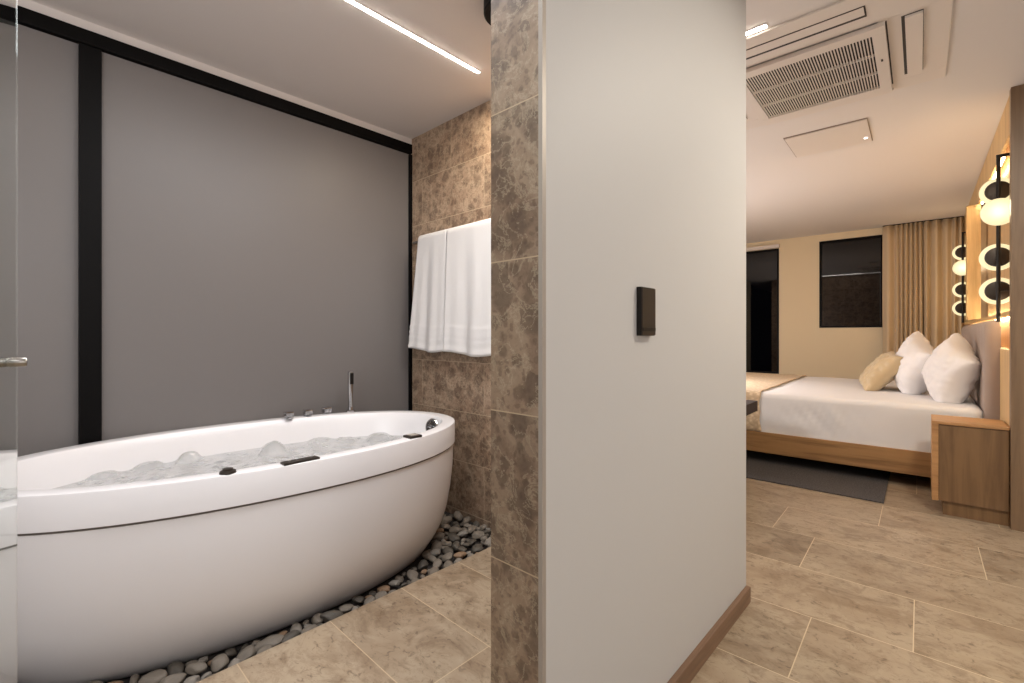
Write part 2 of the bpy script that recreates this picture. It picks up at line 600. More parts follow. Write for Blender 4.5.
# bedroom walls
YB = 7.71
W1 = (-1.058, -0.359, 1.20, 2.405)       # x0 x1 z0 z1
W2 = (-2.70, -1.556, 0.53, 2.375)
wb = MB()
y0, y1 = YB, YB + 0.14
wb.box(-3.5, W2[0], y0, y1, 0, ZC)
wb.box(W2[0], W2[1], y0, y1, 0, W2[2])
wb.box(W2[0], W2[1], y0, y1, W2[3], ZC)
wb.box(W2[1], W1[0], y0, y1, 0, ZC)
wb.box(W1[0], W1[1], y0, y1, 0, W1[2])
wb.box(W1[0], W1[1], y0, y1, W1[3], ZC)
wb.box(W1[1], 0.7, y0, y1, 0, ZC)
struct('wall_far', wb, M['cream_paint'], True)
for k, (a, b_, c, d) in ((1, W1), (2, W2)):
    win = bpy.data.objects.new('window_%d' % k, None)
    COL.objects.link(win)
    win.rotation_euler = (0, 0, DB)
    win['kind'] = 'structure'
    f = MB()
    t = 0.026
    f.box(a, a + t, y0 - 0.004, y0 + 0.06, c, d, 0.002)
    f.box(b_ - t, b_, y0 - 0.004, y0 + 0.06, c, d, 0.002)
    f.box(a + t, b_ - t, y0 - 0.004, y0 + 0.06, c, c + t, 0.002)
    f.box(a + t, b_ - t, y0 - 0.004, y0 + 0.06, d - t * 1.3, d, 0.002)
    f.build('window_frame', M['black_metal'], win)
    MB().box(a + t, b_ - t, y0 + 0.02, y0 + 0.03, c + t, d - t * 1.3).build('window_pane', M['dark_glass'], win)
struct('trim_3', MB().box(W2[0], W2[1] + 0.01, y0 - 0.05, y0, W2[3] + 0.005, W2[3] + 0.055, 0.004), M['ac_plastic'], True)
struct('wall_bedroom_left', MB().box(-3.5, -3.38, 2.0, YB + 0.1, 0, ZC), M['cream_paint'], True)

# headboard wall: niche, soffit fascia, ledge, wainscot, fin, column
YC = 3.85
XN = 0.455
struct('wall_headboard', MB().box(XN, XN + 0.1, YC + 0.04, YB, 0, ZC), M['niche_wall'], True)
struct('trim_4', MB().box(0.392, 0.41, YC + 0.04, YB, 2.275, ZC), M['wood_wall'], True)              # fascia
struct('trim_5', MB().box(0.385, XN, YC + 0.04, YB, 1.215, 1.24, 0.002), M['wood_wall'], True)        # ledge
struct('trim_6', MB().box(0.392, XN, YC + 0.04, YB, 0, 1.012, 0.002), M['wood_wall'], True)           # wainscot
struct('trim_7', MB().box(0.318, 0.41, 5.9, 6.0, 1.24, 2.275, 0.002), M['wood_wall'], True)                # upright fin
struct('wall_column', MB().box(0.386, 2.2, YC - 0.02, YC + 0.04, 0, ZC), M['wood_column'], True)
led = MB().box(0.411, 0.421, 4.45, 5.88, 2.268, 2.276)
tag(led.build('led_strip', M['led_warm'], None, loc=None), 'bright warm strip of light running under the ceiling above the headboard wall', 'strip light').rotation_euler = (0, 0, DB)
tag(MB().box(0.425, 0.437, YC + 0.06, 5.88, 1.2405, 1.2465).build('led_strip', M['led_warm']), 'warm strip of light lying on the wooden ledge behind the headboard', 'strip light').rotation_euler = (0, 0, DB)
tag(MB().box(0.425, 0.437, YC + 0.06, 6.9, 1.208, 1.2148).build('led_strip', M['led_warm']), 'warm strip of light hidden under the wooden ledge beside the headboard', 'strip light').rotation_euler = (0, 0, DB)

# ------------------------------------------------------------------ ceiling lights
def led_line(x0, x1, y0, y1, label, bed):
    t = thingB('linear_light', label, 'ceiling light', 0, 0, 0) if bed else thing('linear_light', label, 'ceiling light', (0, 0, 0))
    MB().box(x0 - 0.004, x1 + 0.004, y0 - 0.004, y1 + 0.004, ZC - 0.004, ZC + 0.002).build('housing', M['ceiling_paint'], t)
    MB().box(x0, x1, y0, y1, ZC - 0.007, ZC - 0.0035, 0.001).build('diffuser', M['led'], t)


led_line(-1.831, -1.815, -1.2, 1.675, 'long white linear light set in the ceiling above the bathtub', False)
led_line(-2.4, -0.521, 2.32, 2.342, 'short white linear light in the ceiling beyond the white wall, near the air conditioner', True)

t = thing('downlight', 'round black surface mounted fixture on the bathroom ceiling beside the stone pillar', 'ceiling light', (-1.335, 1.405, ZC))
MB().lathe([(0.112, -0.0), (0.112, -0.06), (0.106, -0.066), (0.098, -0.066)], n=48).build('housing', M['black_metal'], t, True)
MB().lathe([(0.098, -0.064), (0.0, -0.064)], n=48).build('diffuser', M['black_metal'], t, True)

# ------------------------------------------------------------------ bathtub
TC = Vector((-2.262, 0.776, 0))
TA, TB, TE = 0.955, 0.535, 2.12
TROT = math.radians(-3.8)


def tub_ring(off, z, n=120, offy=None):
    a, b_ = TA - (off if offy is None else offy), TB - off
    out = []
    for k in range(n):
        t_ = 2 * PI * k / n
        c, s = math.cos(t_), math.sin(t_)
        x = b_ * math.copysign(abs(c) ** (2 / TE), c)
        y = a * math.copysign(abs(s) ** (2 / TE), s)
        xr = x * math.cos(TROT) - y * math.sin(TROT)
        yr = x * math.sin(TROT) + y * math.cos(TROT)
        out.append(Vector((xr, yr, z)))
    return out


ZR = 0.63
tub = thing('bathtub', 'large white oval freestanding bathtub full of bubbling water', 'bathtub', (TC.x, TC.y, 0))
body = [(0.25, ZP, None), (0.185, ZP, None), (0.158, -0.04, None), (0.128, 0.0, None), (0.097, 0.045, None), (0.064, 0.11, None), (0.043, 0.18, None), (0.025, 0.28, None),
        (0.012, 0.40, None), (0.009, 0.50, None), (0.009, 0.516, None)]
MB().loops([tub_ring(o_, z_) for o_, z_, _ in body], cap0=True).build('body', M['acrylic'], tub, True)
MB().loops([tub_ring(0.012, 0.512), tub_ring(0.006, 0.512), tub_ring(0.006, 0.521), tub_ring(0.012, 0.521)]).build('seam', M['seam'], tub, True)  # dark ring standing in for the shadow under the rim's overhang
rim = [(0.012, 0.5195), (0.0015, 0.5195), (0.0, 0.521), (0.0, 0.624), (0.0015, 0.6285), (0.005, 0.63), (0.060, 0.630), (0.068, 0.628), (0.074, 0.620),
       (0.088, 0.58), (0.108, 0.52), (0.14, 0.42), (0.175, 0.32), (0.22, 0.25), (0.30, 0.215), (0.40, 0.205)]
MB().loops([tub_ring(o_, z_) for o_, z_ in rim], cap1=True).build('rim', M['acrylic'], tub, True, angle=30)

# hand controls on the back deck
for k, yy in enumerate((1.034, 1.141, 1.251)):
    c = Vector((-2.70, yy, 0)) - TC
    kn = MB().box(c.x - 0.021, c.x + 0.021, c.y - 0.021, c.y + 0.021, 0.640, 0.670, 0.004)
    kn.lathe([(0.024, 0.629), (0.024, 0.637), (0.012, 0.639), (0.012, 0.646)], (c.x, c.y, 0), n=24)
    kn.box(c.x - 0.004, c.x + 0.004, c.y - 0.028, c.y + 0.028, 0.660, 0.668, 0.002)
    kn.build('tap_handle', M['chrome'], tub, True)
c = Vector((-2.665, 1.385, 0)) - TC
hs = MB().lathe([(0.026, 0.629), (0.026, 0.64), (0.017, 0.644), (0.015, 0.66)], (c.x, c.y, 0), n=24)
hs.lathe([(0.012, 0.655), (0.014, 0.70), (0.016, 0.80), (0.017, 0.872), (0.012, 0.878)], (c.x, c.y, 0), n=24)
hand = hs.build('hand_shower', M['chrome'], tub, True)
MB().box(c.x + 0.010, c.x + 0.021, c.y - 0.010, c.y + 0.010, 0.80, 0.868, 0.003).build('spray_face', M['bronze_edge'], hand)
# fittings on the front deck
c = Vector((-1.757, 0.715, 0)) - TC
pn = MB().box(c.x - 0.02, c.x + 0.02, c.y - 0.065, c.y + 0.065, 0.629, 0.637, 0.002).build('control_panel', M['bronze'], tub)
for k in range(4):
    MB().lathe([(0.007, 0.637), (0.007, 0.6395), (0.0, 0.6395)], (c.x, c.y - 0.04 + k * 0.027, 0), n=16).build('button', M['chrome'], pn, True)
c = Vector((-1.79, 0.485, 0)) - TC
MB().lathe([(0.026, 0.629), (0.024, 0.638), (0.016, 0.640), (0.016, 0.645), (0.0, 0.646)], (c.x, c.y, 0), n=28).build('air_control', M['bronze'], tub, True)
c = Vector((-1.80, 1.24, 0)) - TC
sp = MB().box(c.x - 0.030, c.x + 0.030, c.y - 0.032, c.y + 0.032, 0.629, 0.640, 0.003).build('spout', M['bronze'], tub)
MB().box(c.x - 0.018, c.x + 0.018, c.y - 0.02, c.y + 0.02, 0.639, 0.6425, 0.001).build('spout_plate', M['trim_metal'], sp)
# round jet on the inner wall at the far end
c = Vector((-2.14, 1.610, 0.578)) - TC
ax = Vector((0.12, -0.92, 0.2))
jt = MB().lathe([(0.045, 0.0), (0.047, 0.008), (0.043, 0.014), (0.034, 0.014), (0.032, 0.008), (0.012, 0.008), (0.010, 0.018), (0.0, 0.019)], c, ax, 32)
jet = jt.build('jet', M['chrome'], tub, True)
q = Vector((0, 0, 1)).rotation_difference(ax.normalized())
fl = MB()
for k in range(10):
    a_ = 2 * PI * k / 10
    p0 = c + q @ Vector((0.012 * math.cos(a_), 0.012 * math.sin(a_), 0.010))
    p1 = c + q @ Vector((0.034 * math.cos(a_), 0.034 * math.sin(a_), 0.012))
    fl.tube(p0, p1, 0.003, 8)
fl.build('jet_grille', M['bronze'], jet, True)

# water, bubbling up in mounds over the jets
ZW = 0.50
mounds = [(-2.50, 0.88, 0.055, 0.06), (-2.64, 0.40, 0.025, 0.05), (-2.64, 0.55, 0.045, 0.042), (-2.58, 1.16, 0.02, 0.06), (-2.40, 1.42, 0.035, 0.06),
          (-2.25, 1.46, 0.03, 0.05), (-2.62, 0.24, 0.02, 0.05), (-2.02, 0.9, 0.02, 0.06), (-2.1, 0.5, 0.02, 0.06), (-2.50, 1.28, 0.018, 0.05)]
rings = []
NR = 110
edge = tub_ring(0.1165, 0, 280)
for i in range(NR + 1):
    s = 1 - i / NR * 0.995
    ring = []
    for p in edge:
        x, y = p.x * s, p.y * s
        wx, wy = x + TC.x, y + TC.y
        h = 0
        for mx, my, mh, mr in mounds:
            d2 = ((wx - mx) ** 2 + (wy - my) ** 2) / mr ** 2
            h = max(h, mh * (math.sqrt(max(0, 1 - d2 * 0.8)) if d2 < 1.0 else 0.447 * math.exp(-(d2 - 1) * 2.0)))
        fall = min(1, (1 - s) * 12)
        h += fall * (0.010 * noise.noise(Vector((wx * 9, wy * 9, 0))) + 0.008 * noise.noise(Vector((wx * 22, wy * 22, 3))))
        ring.append(Vector((x, y, ZW + h)))
    rings.append(ring)
wt = MB().loops(rings, cap1=True).build('water', M['water'], tub, True, angle=180)

# ------------------------------------------------------------------ pebbles
def pebble_mesh(k):
    rnd = random.Random(100 + k)
    bm = bmesh.new()
    bmesh.ops.create_icosphere(bm, subdivisions=3, radius=1)
    cuts = [Vector((rnd.uniform(-1, 1), rnd.uniform(-1, 1), rnd.uniform(-0.4, 0.4))).normalized() for _ in range(6)]
    offs = Vector((k * 3.1, k * 1.7, 0))
    for v in bm.verts:
        p = v.co.copy()
        for c_ in cuts:
            d = p.dot(c_)
            if d > 0.74:
                p -= c_ * (d - 0.74) * 0.85
        p *= 1 + 0.12 * noise.noise(p * 1.6 + offs)
        v.co = p
    me = bpy.data.meshes.new('pebble')
    bm.to_mesh(me)
    bm.free()
    for p in me.polygons:
        p.use_smooth = True
    return me


pmesh = []
for k in range(12):
    me = pebble_mesh(k)
    me.materials.append(M['stones'][[0, 1, 0, 2, 1, 0, 3, 0, 1, 0, 3, 1][k]])
    pmesh.append(me)


def inside_tub(x, y, off):
    dx, dy = x - TC.x, y - TC.y
    lx = dx * math.cos(-TROT) - dy * math.sin(-TROT)
    ly = dx * math.sin(-TROT) + dy * math.cos(-TROT)
    return (abs(lx) / (TB - off)) ** TE + (abs(ly) / (TA - off)) ** TE < 1


placed = []
rnd = random.Random(5)
tries = 0
while tries < 60000 and len(placed) < 285:
    tries += 1
    x = rnd.uniform(-2.3, XP - 0.012)
    y = rnd.uniform(0.12, YT - 0.018)
    s = rnd.choice((0.028, 0.034, 0.040)) if tries < 9000 else rnd.choice((0.017, 0.021, 0.024))
    if x + s * 0.7 > XP or y + s * 0.8 > YT or inside_tub(x, y, 0.142 - s * 0.9):
        continue
    if any((x - px) ** 2 + (y - py) ** 2 < ((s + ps) * 0.88) ** 2 for px, py, ps in placed):
        continue
    placed.append((x, y, s))
    i = len(placed)
    o = bpy.data.objects.new('pebble', pmesh[rnd.randrange(12)])
    COL.objects.link(o)
    zt = s * rnd.uniform(0.42, 0.6)
    o.scale = (s * rnd.uniform(1.0, 1.3), s * rnd.uniform(0.68, 0.88), zt)
    o.location = (x, y, ZP + zt * 0.9 + rnd.uniform(0.004, 0.018))
    o.rotation_euler = (rnd.uniform(-0.3, 0.3), rnd.uniform(-0.3, 0.3), rnd.uniform(0, PI))
    tag(o, 'flat grey or brown stone lying in the pebble bed around the white bathtub', 'stone', 'loose stones around the bathtub')

# ------------------------------------------------------------------ towels
t = thing('towel_rail', 'thin metal towel rail on the stone wall, hung with two white towels', 'towel rail', (-2.2, YT, 1.728))
MB().tube((-0.47, -0.075, 0), (0.62, -0.075, 0), 0.009).build('bar', M['steel'], t, True)
for xx in (-0.47, 0.62):
    MB().tube((xx, 0.0, 0), (xx, -0.075, 0), 0.008).lathe([(0.022, 0.0), (0.022, 0.006)], (xx, 0.0, 0), (0, -1, 0)).build('bracket', M['steel'], t, True)


def towel(name, x0, x1, ztop, z0, label, seed, flare):
    rnd = random.Random(seed)
    ph = rnd.uniform(0, 6)
    prof = []                          # (dy, z): back flap up, over the bar, front flap down
    hb, hf = 0.68, ztop - z0
    nb, nf = 14, 46
    for i in range(nb + 1):
        prof.append((-0.05, -hb + hb * i / nb, 0))
    for i in range(1, 8):
        a_ = PI * i / 8
        prof.append((-0.0675 + 0.0175 * math.cos(a_), 0.020 * math.sin(a_), 0))
    for i in range(nf + 1):
        prof.append((-0.088, -hf * i / nf, i / nf))
    rings = []
    nx = 40
    for dy, z, s in prof:
        ring = []
        for k in range(nx + 1):
            u = k / nx
            x = x0 + (x1 - x0) * u
            x += flare * s * (u - 0.98)
            yy = dy
            if s > 0:
                yy -= s * (0.010 * math.sin(u * 9 + ph) + 0.006 * math.sin(u * 19 + 2 * ph)) + 0.008 * s
                for zb in (0.80, 0.85, 0.90, 0.985):
                    yy -= 0.005 * math.exp(-((s - zb) / 0.011) ** 2)
                z2 = z + 0.012 * math.sin(u * 5 + ph) * s
            else:
                z2 = z
            ring.append(Vector((x, yy, z2)))
        rings.append(ring)
    o = MB().loops(rings, closed=False).build(name, M['terry'], None, True, loc=(0, YT, ztop), angle=60)
    sd = o.modifiers.new('thick', 'SOLIDIFY')
    sd.thickness = 0.009
    sd.offset = 0
    return tag(o, label, 'towel', 'white towels on the rail')


towel('towel', -2.590, -2.294, 1.745, 1.0, 'white bath towel on the left of the rail, beside the black window frame', 3, 0.09)
towel('towel', -2.288, -1.86, 1.745, 0.985, 'white bath towel on the right of the rail, partly behind the stone pillar', 8, 0.01)

# ------------------------------------------------------------------ shower glass at the left edge
gy = lambda x: -0.003 - 0.09 * (x + 1.0)
gang = math.atan(-0.09)
gl = thing('glass_screen', 'clear frameless glass screen with a small chrome knob at the left edge', 'glass door', (-1.0, -0.003, 0), gang)
MB().box(0, 0.66, -0.008, 0, 0.012, 2.05, 0.0015).build('pane', M['clear_glass'], gl)
kx = 0.098
MB().lathe([(0.006, 0.0), (0.0065, 0.003), (0.0065, 0.0165), (0.0055, 0.018), (0.0, 0.018)], (kx, 0.0, 1.064), (0, 1, 0), 24).build('knob', M['steel'], gl, True)
MB().lathe([(0.006, 0.0), (0.0065, 0.003), (0.0065, 0.021), (0.0, 0.0225)], (kx, -0.008, 1.064), (0, -1, 0), 24).build('knob', M['steel'], gl, True)
MB().box(0.1, 0.16, -0.013, 0.005, 0, 0.02, 0.002).box(0.5, 0.56, -0.013, 0.005, 0, 0.02, 0.002).build('floor_clamp', M['steel'], gl)

# ------------------------------------------------------------------ switch on the white wall
t = thing('wall_switch', 'dark bronze rectangular switch plate on the white wall', 'switch', (WX1, 1.180, 1.164))
MB().box(0, 0.014, -0.040, 0.040, -0.066, 0.066, 0.002).build('back_box', M['bronze_edge'], t)
MB().box(0.0135, 0.017, -0.038, 0.038, -0.064, 0.064, 0.001).build('plate', M['bronze'], t)
MB().box(0.0165, 0.0185, -0.036, 0.036, -0.054, -0.044, 0.0006).build('indicator_strip', M['bronze_edge'], t)

# ------------------------------------------------------------------ ceiling cassette
CX, CY = -0.442, 2.955
ac = thingB('air_conditioner', 'white ceiling air conditioner with a slatted square grille', 'air conditioner', CX, CY, ZC)
ap = MB()
o_, i_ = 0.545, 0.30
ap.box(-o_, o_, -0.59, -0.335, -0.010, 0, 0.003).box(-o_, o_, 0.335, 0.46, -0.010, 0, 0.003)
ap.box(-o_, -0.30, -0.335, 0.335, -0.010, 0, 0.003).box(0.30, o_, -0.335, 0.335, -0.010, 0, 0.003)
ap.build('panel', M['ac_plastic'], ac)
gr = MB()
for (x0, x1, y0, y1) in ((-0.315, 0.325, -0.325, -0.26), (-0.315, 0.325, 0.33, 0.43), (-0.325, -0.275, -0.26, 0.33), (0.275, 0.325, -0.26, 0.33)):
    gr.box(x0, x1, y0, y1, -0.030, -0.009, 0.003)
gf = gr.build('grille_frame', M['ac_plastic'], ac)
NS = 44
for k in range(NS):
    x = -0.272 + (k + 0.5) * 0.544 / NS
    MB().box(x - 0.0026, x + 0.0026, -0.262, 0.332, -0.0295, -0.0265).build('slat', M['ac_plastic'], gf)
for yy in (-0.065, 0.135):
    MB().box(-0.274, 0.274, yy - 0.0018, yy + 0.0018, -0.0305, -0.018).build('crossbar', M['ac_plastic'], gf)
MB().box(-0.28, 0.28, -0.27, 0.335, -0.016, -0.011).build('filter', M['ac_void'], ac)
MB().box(0.3255, 0.331, -0.32, 0.36, -0.0125, -0.0095).box(-0.315, 0.33, 0.4305, 0.4345, -0.0125, -0.0095).build('panel_gap', M['ac_gap'], ac)
# four outlet flaps
for (x0, x1, y0, y1, g) in ((0.392, 0.452, -0.31, 0.275, 'x'), (-0.452, -0.392, -0.31, 0.275, 'x'), (-0.33, 0.262, -0.50, -0.435, 'y')):
    f = MB().box(x0, x1, y0, y1, -0.0225 if g == 'x' else -0.014, -0.0115, 0.001).build('flap', M['ac_plastic'], ac)
    if g == 'x':
        MB().box(x0 - 0.012, x1 + 0.002, y0 - 0.003, y1 + 0.008, -0.0125, -0.009).build('outlet', M['ac_gap'], f)
    else:
        MB().box(x0, x1 + 0.006, y0 - 0.003, y1 + 0.018, -0.0125, -0.009).build('outlet', M['ac_gap'], f)
MB().box(0.296, 0.304, -0.01, 0.012, -0.032, -0.029).build('latch', M['ac_gap'], gf)

t = thingB('access_panel', 'flat white access hatch in the bedroom ceiling past the air conditioner', 'access hatch', -0.492, 3.98, ZC)
MB().box(-0.238, 0.238, -0.228, 0.228, -0.006, 0, 0.001).build('hatch_frame', M['hatch_gap'], t)
MB().box(-0.232, 0.234, -0.222, 0.226, -0.012, -0.004, 0.002).build('hatch_door', M['ac_plastic'], t)
MB().lathe([(0.012, -0.012), (0.010, -0.016), (0.0, -0.017)], (0.205, 0.12, 0), n=16).build('sensor', M['sensor_light'], t, True)  # small bright dot on the right of the hatch

# ------------------------------------------------------------------ bed
YN_, YF_ = 4.40, 6.60
XF, XH = -1.75, 0.33
bed = thingB('bed', 'wide bed on an oak frame with white sheets and a pleated mauve headboard', 'bed', 0, 0)
fr = MB()
fr.box(XF, XH, YN_, YN_ + 0.05, 0.095, 0.268, 0.004).box(XF, XH, YF_ - 0.05, YF_, 0.095, 0.268, 0.004)
fr.box(XF, XF + 0.05, YN_ + 0.05, YF_ - 0.05, 0.095, 0.268, 0.004).box(XF + 0.05, XH, YN_ + 0.05, YF_ - 0.05, 0.2, 0.262)
fr.build('bed_frame', M['wood_bed'], bed)
MB().box(XF + 0.35, XH - 0.1, YN_ + 0.45, YF_ - 0.35, 0.0085, 0.2).build('plinth', M['black_metal'], bed)


def soft_box(x0, x1, y0, y1, z0, z1, r, n=(70, 70), wr=None):
    """closed rounded slab; grid on top wraps down the four sides"""
    mb = MB()
    cx, cy = (x0 + x1) / 2, (y0 + y1) / 2
    hx, hy = (x1 - x0) / 2, (y1 - y0) / 2
    rings = []
    npts = 260

    def rect(ins, z):
        out = []
        rr = max(0.002, 0.07 - ins * 0.3)
        ax, ay = hx - ins, hy - ins
        per = []
        seg = 10
        for (sx, sy, a0) in ((1, 1, 0), (-1, 1, PI / 2), (-1, -1, PI), (1, -1, 1.5 * PI)):
            for k in range(seg + 1):
                a_ = a0 + PI / 2 * k / seg
                per.append(Vector((cx + sx * (ax - rr) + rr * math.cos(a_), cy + sy * (ay - rr) + rr * math.sin(a_), z)))
        # subdivide the straight runs
        full = []
        m_ = len(per)
        for i in range(m_):
            a, b2 = per[i], per[(i + 1) % m_]
            k = 60 if (i % (seg + 1)) == seg else 1
            for j in range(k):
                full.append(a.lerp(b2, j / k))
        return full
    levels = []
    for i in range(11):
        levels.append((0.0, z0 + (z1 - r - z0) * i / 10))
    for i in range(1, 9):
        a_ = PI / 2 * i / 8
        levels.append((r - r * math.cos(a_), z1 - r + r * math.sin(a_)))
    for s in (0.1, 0.2, 0.35, 0.5, 0.7, 0.9):
        levels.append((r + (min(hx, hy) - r - 0.02) * s, z1 + 0.0))
    rings = [rect(i, z) for i, z in levels]
    mb.loops(rings, cap0=True, cap1=True)
    if wr:
        for v in mb.bm.verts:
            v.co += wr(v.co)
    return mb


def sheet_wr(p):
    d = Vector((0, 0, 0))
    # oblique drag folds on the near side
    if p.y < YN_ + 0.12:
        s = math.sin((p.x * 1.0 + (p.z - 0.3) * 0.75) * 62) * 0.5 + noise.noise(Vector((p.x * 11, p.z * 5, 1)))
        w = math.exp(-((p.x + 0.62) / 0.24) ** 2) * max(0, 1 - abs(p.z - 0.43) / 0.17)
        d.y += -0.026 * w * s - 0.004 * noise.noise(Vector((p.x * 7, p.z * 7, 2)))
    d.z += 0.005 * noise.noise(Vector((p.x * 3.2, p.y * 3.2, 5))) if p.z > 0.5 else 0
    return d


soft_box(XF + 0.02, XH - 0.004, YN_ + 0.015, YF_ - 0.02, 0.264, 0.602, 0.045, wr=sheet_wr).build('mattress', M['linen'], bed, True, angle=70)

# pleated headboard
hb = MB()
y0, y1, z0, z1 = YN_ - 0.02, YF_ + 0.12, 0.10, 1.20
npl = int((y1 - y0) / 0.11)
NY = npl * 14
rr = 0.05


def hb_prof(y):
    u = (y - y0) / (y1 - y0) * npl
    x = 0.346 - 0.026 * abs(math.sin(PI * u)) ** 0.7
    e = min(y - y0, y1 - y)
    if e < rr:
        x += rr - math.sqrt(max(0, rr * rr - (rr - e) ** 2))
    return x


zs = [z0 + (z1 - rr - z0) * i / 6 for i in range(7)]
cols = []
for i in range(NY + 1):
    y = y0 + (y1 - y0) * i / NY
    x = hb_prof(y)
    col = [Vector((x, y, z)) for z in zs]
    for k in range(1, 7):
        a_ = PI / 2 * k / 6
        col.append(Vector((min(0.39, x + rr * (1 - math.cos(a_))), y, z1 - rr + rr * math.sin(a_))))
    col.append(Vector((0.3905, y, z1)))
    col.append(Vector((0.3905, y, z0)))
    cols.append(col)
hb.loops(cols, cap0=True, cap1=True, closed=True)
hb.build('headboard', M['mauve_fabric'], bed, True, angle=50)

# throw over the foot of the bed
def shell(x0, x1, name, mat):
    mb = MB()
    prof = []
    for z in np.linspace(0.272, 0.56, 12):
        prof.append((YN_ + 0.004, z))
    for k in range(1, 7):
        a_ = PI / 2 * k / 6
        prof.append((YN_ + 0.004 + 0.05 * (1 - math.cos(a_)), 0.56 + 0.049 * math.sin(a_)))
    for y in np.linspace(YN_ + 0.1, YF_ - 0.05, 30):
        prof.append((y, 0.610))
    prof += [(YF_ - 0.01, 0.59), (YF_ - 0.004, 0.5), (YF_ - 0.004, 0.28)]
    rings = []
    for y, z in prof:
        ring = []
        for k in range(41):
            x = x0 + (x1 - x0) * k / 40
            q_ = noise.noise(Vector((x * 9, y * 9, z * 9)))
            xx = x + (0.02 * noise.noise(Vector((y * 5, z * 9, 4))) if k == 40 else 0)
            ring.append(Vector((xx, y - abs(0.004 * q_) if z < 0.56 else y, z + (0.004 * q_ if z > 0.6 else 0))))
        rings.append(ring)
    o = mb.loops(rings, closed=False).build(name, mat, None, True, angle=180)
    o.rotation_euler = (0, 0, DB)
    sd = o.modifiers.new('thick', 'SOLIDIFY')
    sd.thickness = 0.004
    sd.offset = 1
    return o


o = shell(XF + 0.03, -1.032, 'bed_throw', M['woven_throw'])
tag(o, 'tan woven throw draped over the foot of the bed', 'throw')


# pillows
def pillow(name, mat, label, x, y, z, w, h, t, yaw, lean, roll, seed, group=None, sink=0.08):
    rnd = random.Random(seed)
    n = 44
    mb = MB()
    grid = {}
    off = Vector((seed * 5.3, seed * 2.1, 0))
    R_ = Matrix.Rotation(yaw, 3, 'Z') @ Matrix.Rotation(lean, 3, 'Y') @ Matrix.Rotation(roll, 3, 'X')
    for side in (-1, 1):
        for i in range(n + 1):
            for j in range(n + 1):
                u, v = -1 + 2 * i / n, -1 + 2 * j / n
                edge = (i in (0, n)) or (j in (0, n))
                if edge and side == 1:
                    grid[(1, i, j)] = grid[(-1, i, j)]
                    continue
                f = max(0, (1 - u * u)) ** 0.5 * max(0, (1 - v * v)) ** 0.5
                k = f ** 0.75
                # sides bow inward, corners stay out as points
                uu = u * (1 - 0.13 * (1 - v * v) ** 1.0 * u * u)
                vv = v * (1 - 0.10 * (1 - u * u) ** 1.0 * v * v)
                wr = 0.016 * noise.noise(Vector((u * 2.6, v * 2.6, side)) + off) + 0.010 * noise.noise(Vector((u * 7 + v * 3, v * 6, side)) + off)
                rr_ = math.hypot(u, v)
                an = math.atan2(v, u)
                wr += 0.006 * math.sin(an * 14 + 3 * noise.noise(off + Vector((u, v, 0)))) * max(0, rr_ - 0.45) * k
                p = Vector((side * (t / 2 * k + wr * min(1, 3 * k)), uu * w / 2, vv * h / 2))
                p.x += 0.03 * t * u * v
                grid[(side, i, j)] = mb.bm.verts.new(R_ @ p)
    for side in (-1, 1):
        for i in range(n):
            for j in range(n):
                mb.bm.faces.new((grid[(side, i, j)], grid[(side, i + 1, j)], grid[(side, i + 1, j + 1)], grid[(side, i, j + 1)]))
    zmin = min(v.co.z for v in mb.bm.verts) + sink
    for v in mb.bm.verts:
        v.co.z -= zmin
        if v.co.z < 0:                     # pressed flat where it rests
            v.co.z *= 0.04
    o = mb.build(name, mat, None, True, loc=fb(x, y, z), angle=180)
    o.rotation_euler = (0, 0, DB)
    return tag(o, label, 'pillow', group)


G = 'pillows propped on the bed'
pillow('pillow', M['pillow_white'], 'plump white pillow nearest the nightstand, leaning against the headboard', 0.175, 4.86, 0.601, 0.56, 0.44, 0.25, math.radians(16), math.radians(17), math.radians(24), 1, G)
pillow('pillow', M['pillow_white'], 'white pillow standing between the beige cushion and the pillow by the nightstand', -0.04, 5.34, 0.603, 0.56, 0.46, 0.25, math.radians(16), math.radians(13), math.radians(22), 2, G)
pillow('throw_pillow', M['cushion_beige'], 'small shiny beige cushion leaning in front of the white pillows', -0.27, 5.44, 0.603, 0.50, 0.42, 0.19, math.radians(12), math.radians(38), math.radians(6), 3, G, 0.03)

# ------------------------------------------------------------------ nightstand
ns = thingB('nightstand', 'oak nightstand with a plain drawer front beside the bed', 'nightstand', 0, 0)
a, b_, f0, f1 = 0.055, 0.384, 3.866, 4.18
MB().box(a, b_, f0, f1, 0.553, 0.571, 0.002).build('top', M['wood_night_edge'], ns)
MB().box(a, a + 0.03, f0, f1, 0.083, 0.553, 0.0015).build('side_panel', M['wood_night_edge'], ns)
MB().box(a + 0.031, b_ - 0.001, f0 + 0.006, f0 + 0.026, 0.086, 0.549, 0.0015).build('drawer', M['wood_night'], ns)
MB().box(a + 0.03, b_, f0 + 0.028, f1, 0.083, 0.552).build('carcass', M['wood_night'], ns)
MB().box(a + 0.05, b_, f0 + 0.022, f1 - 0.02, 0.0, 0.083).build('plinth', M['wood_night'], ns)

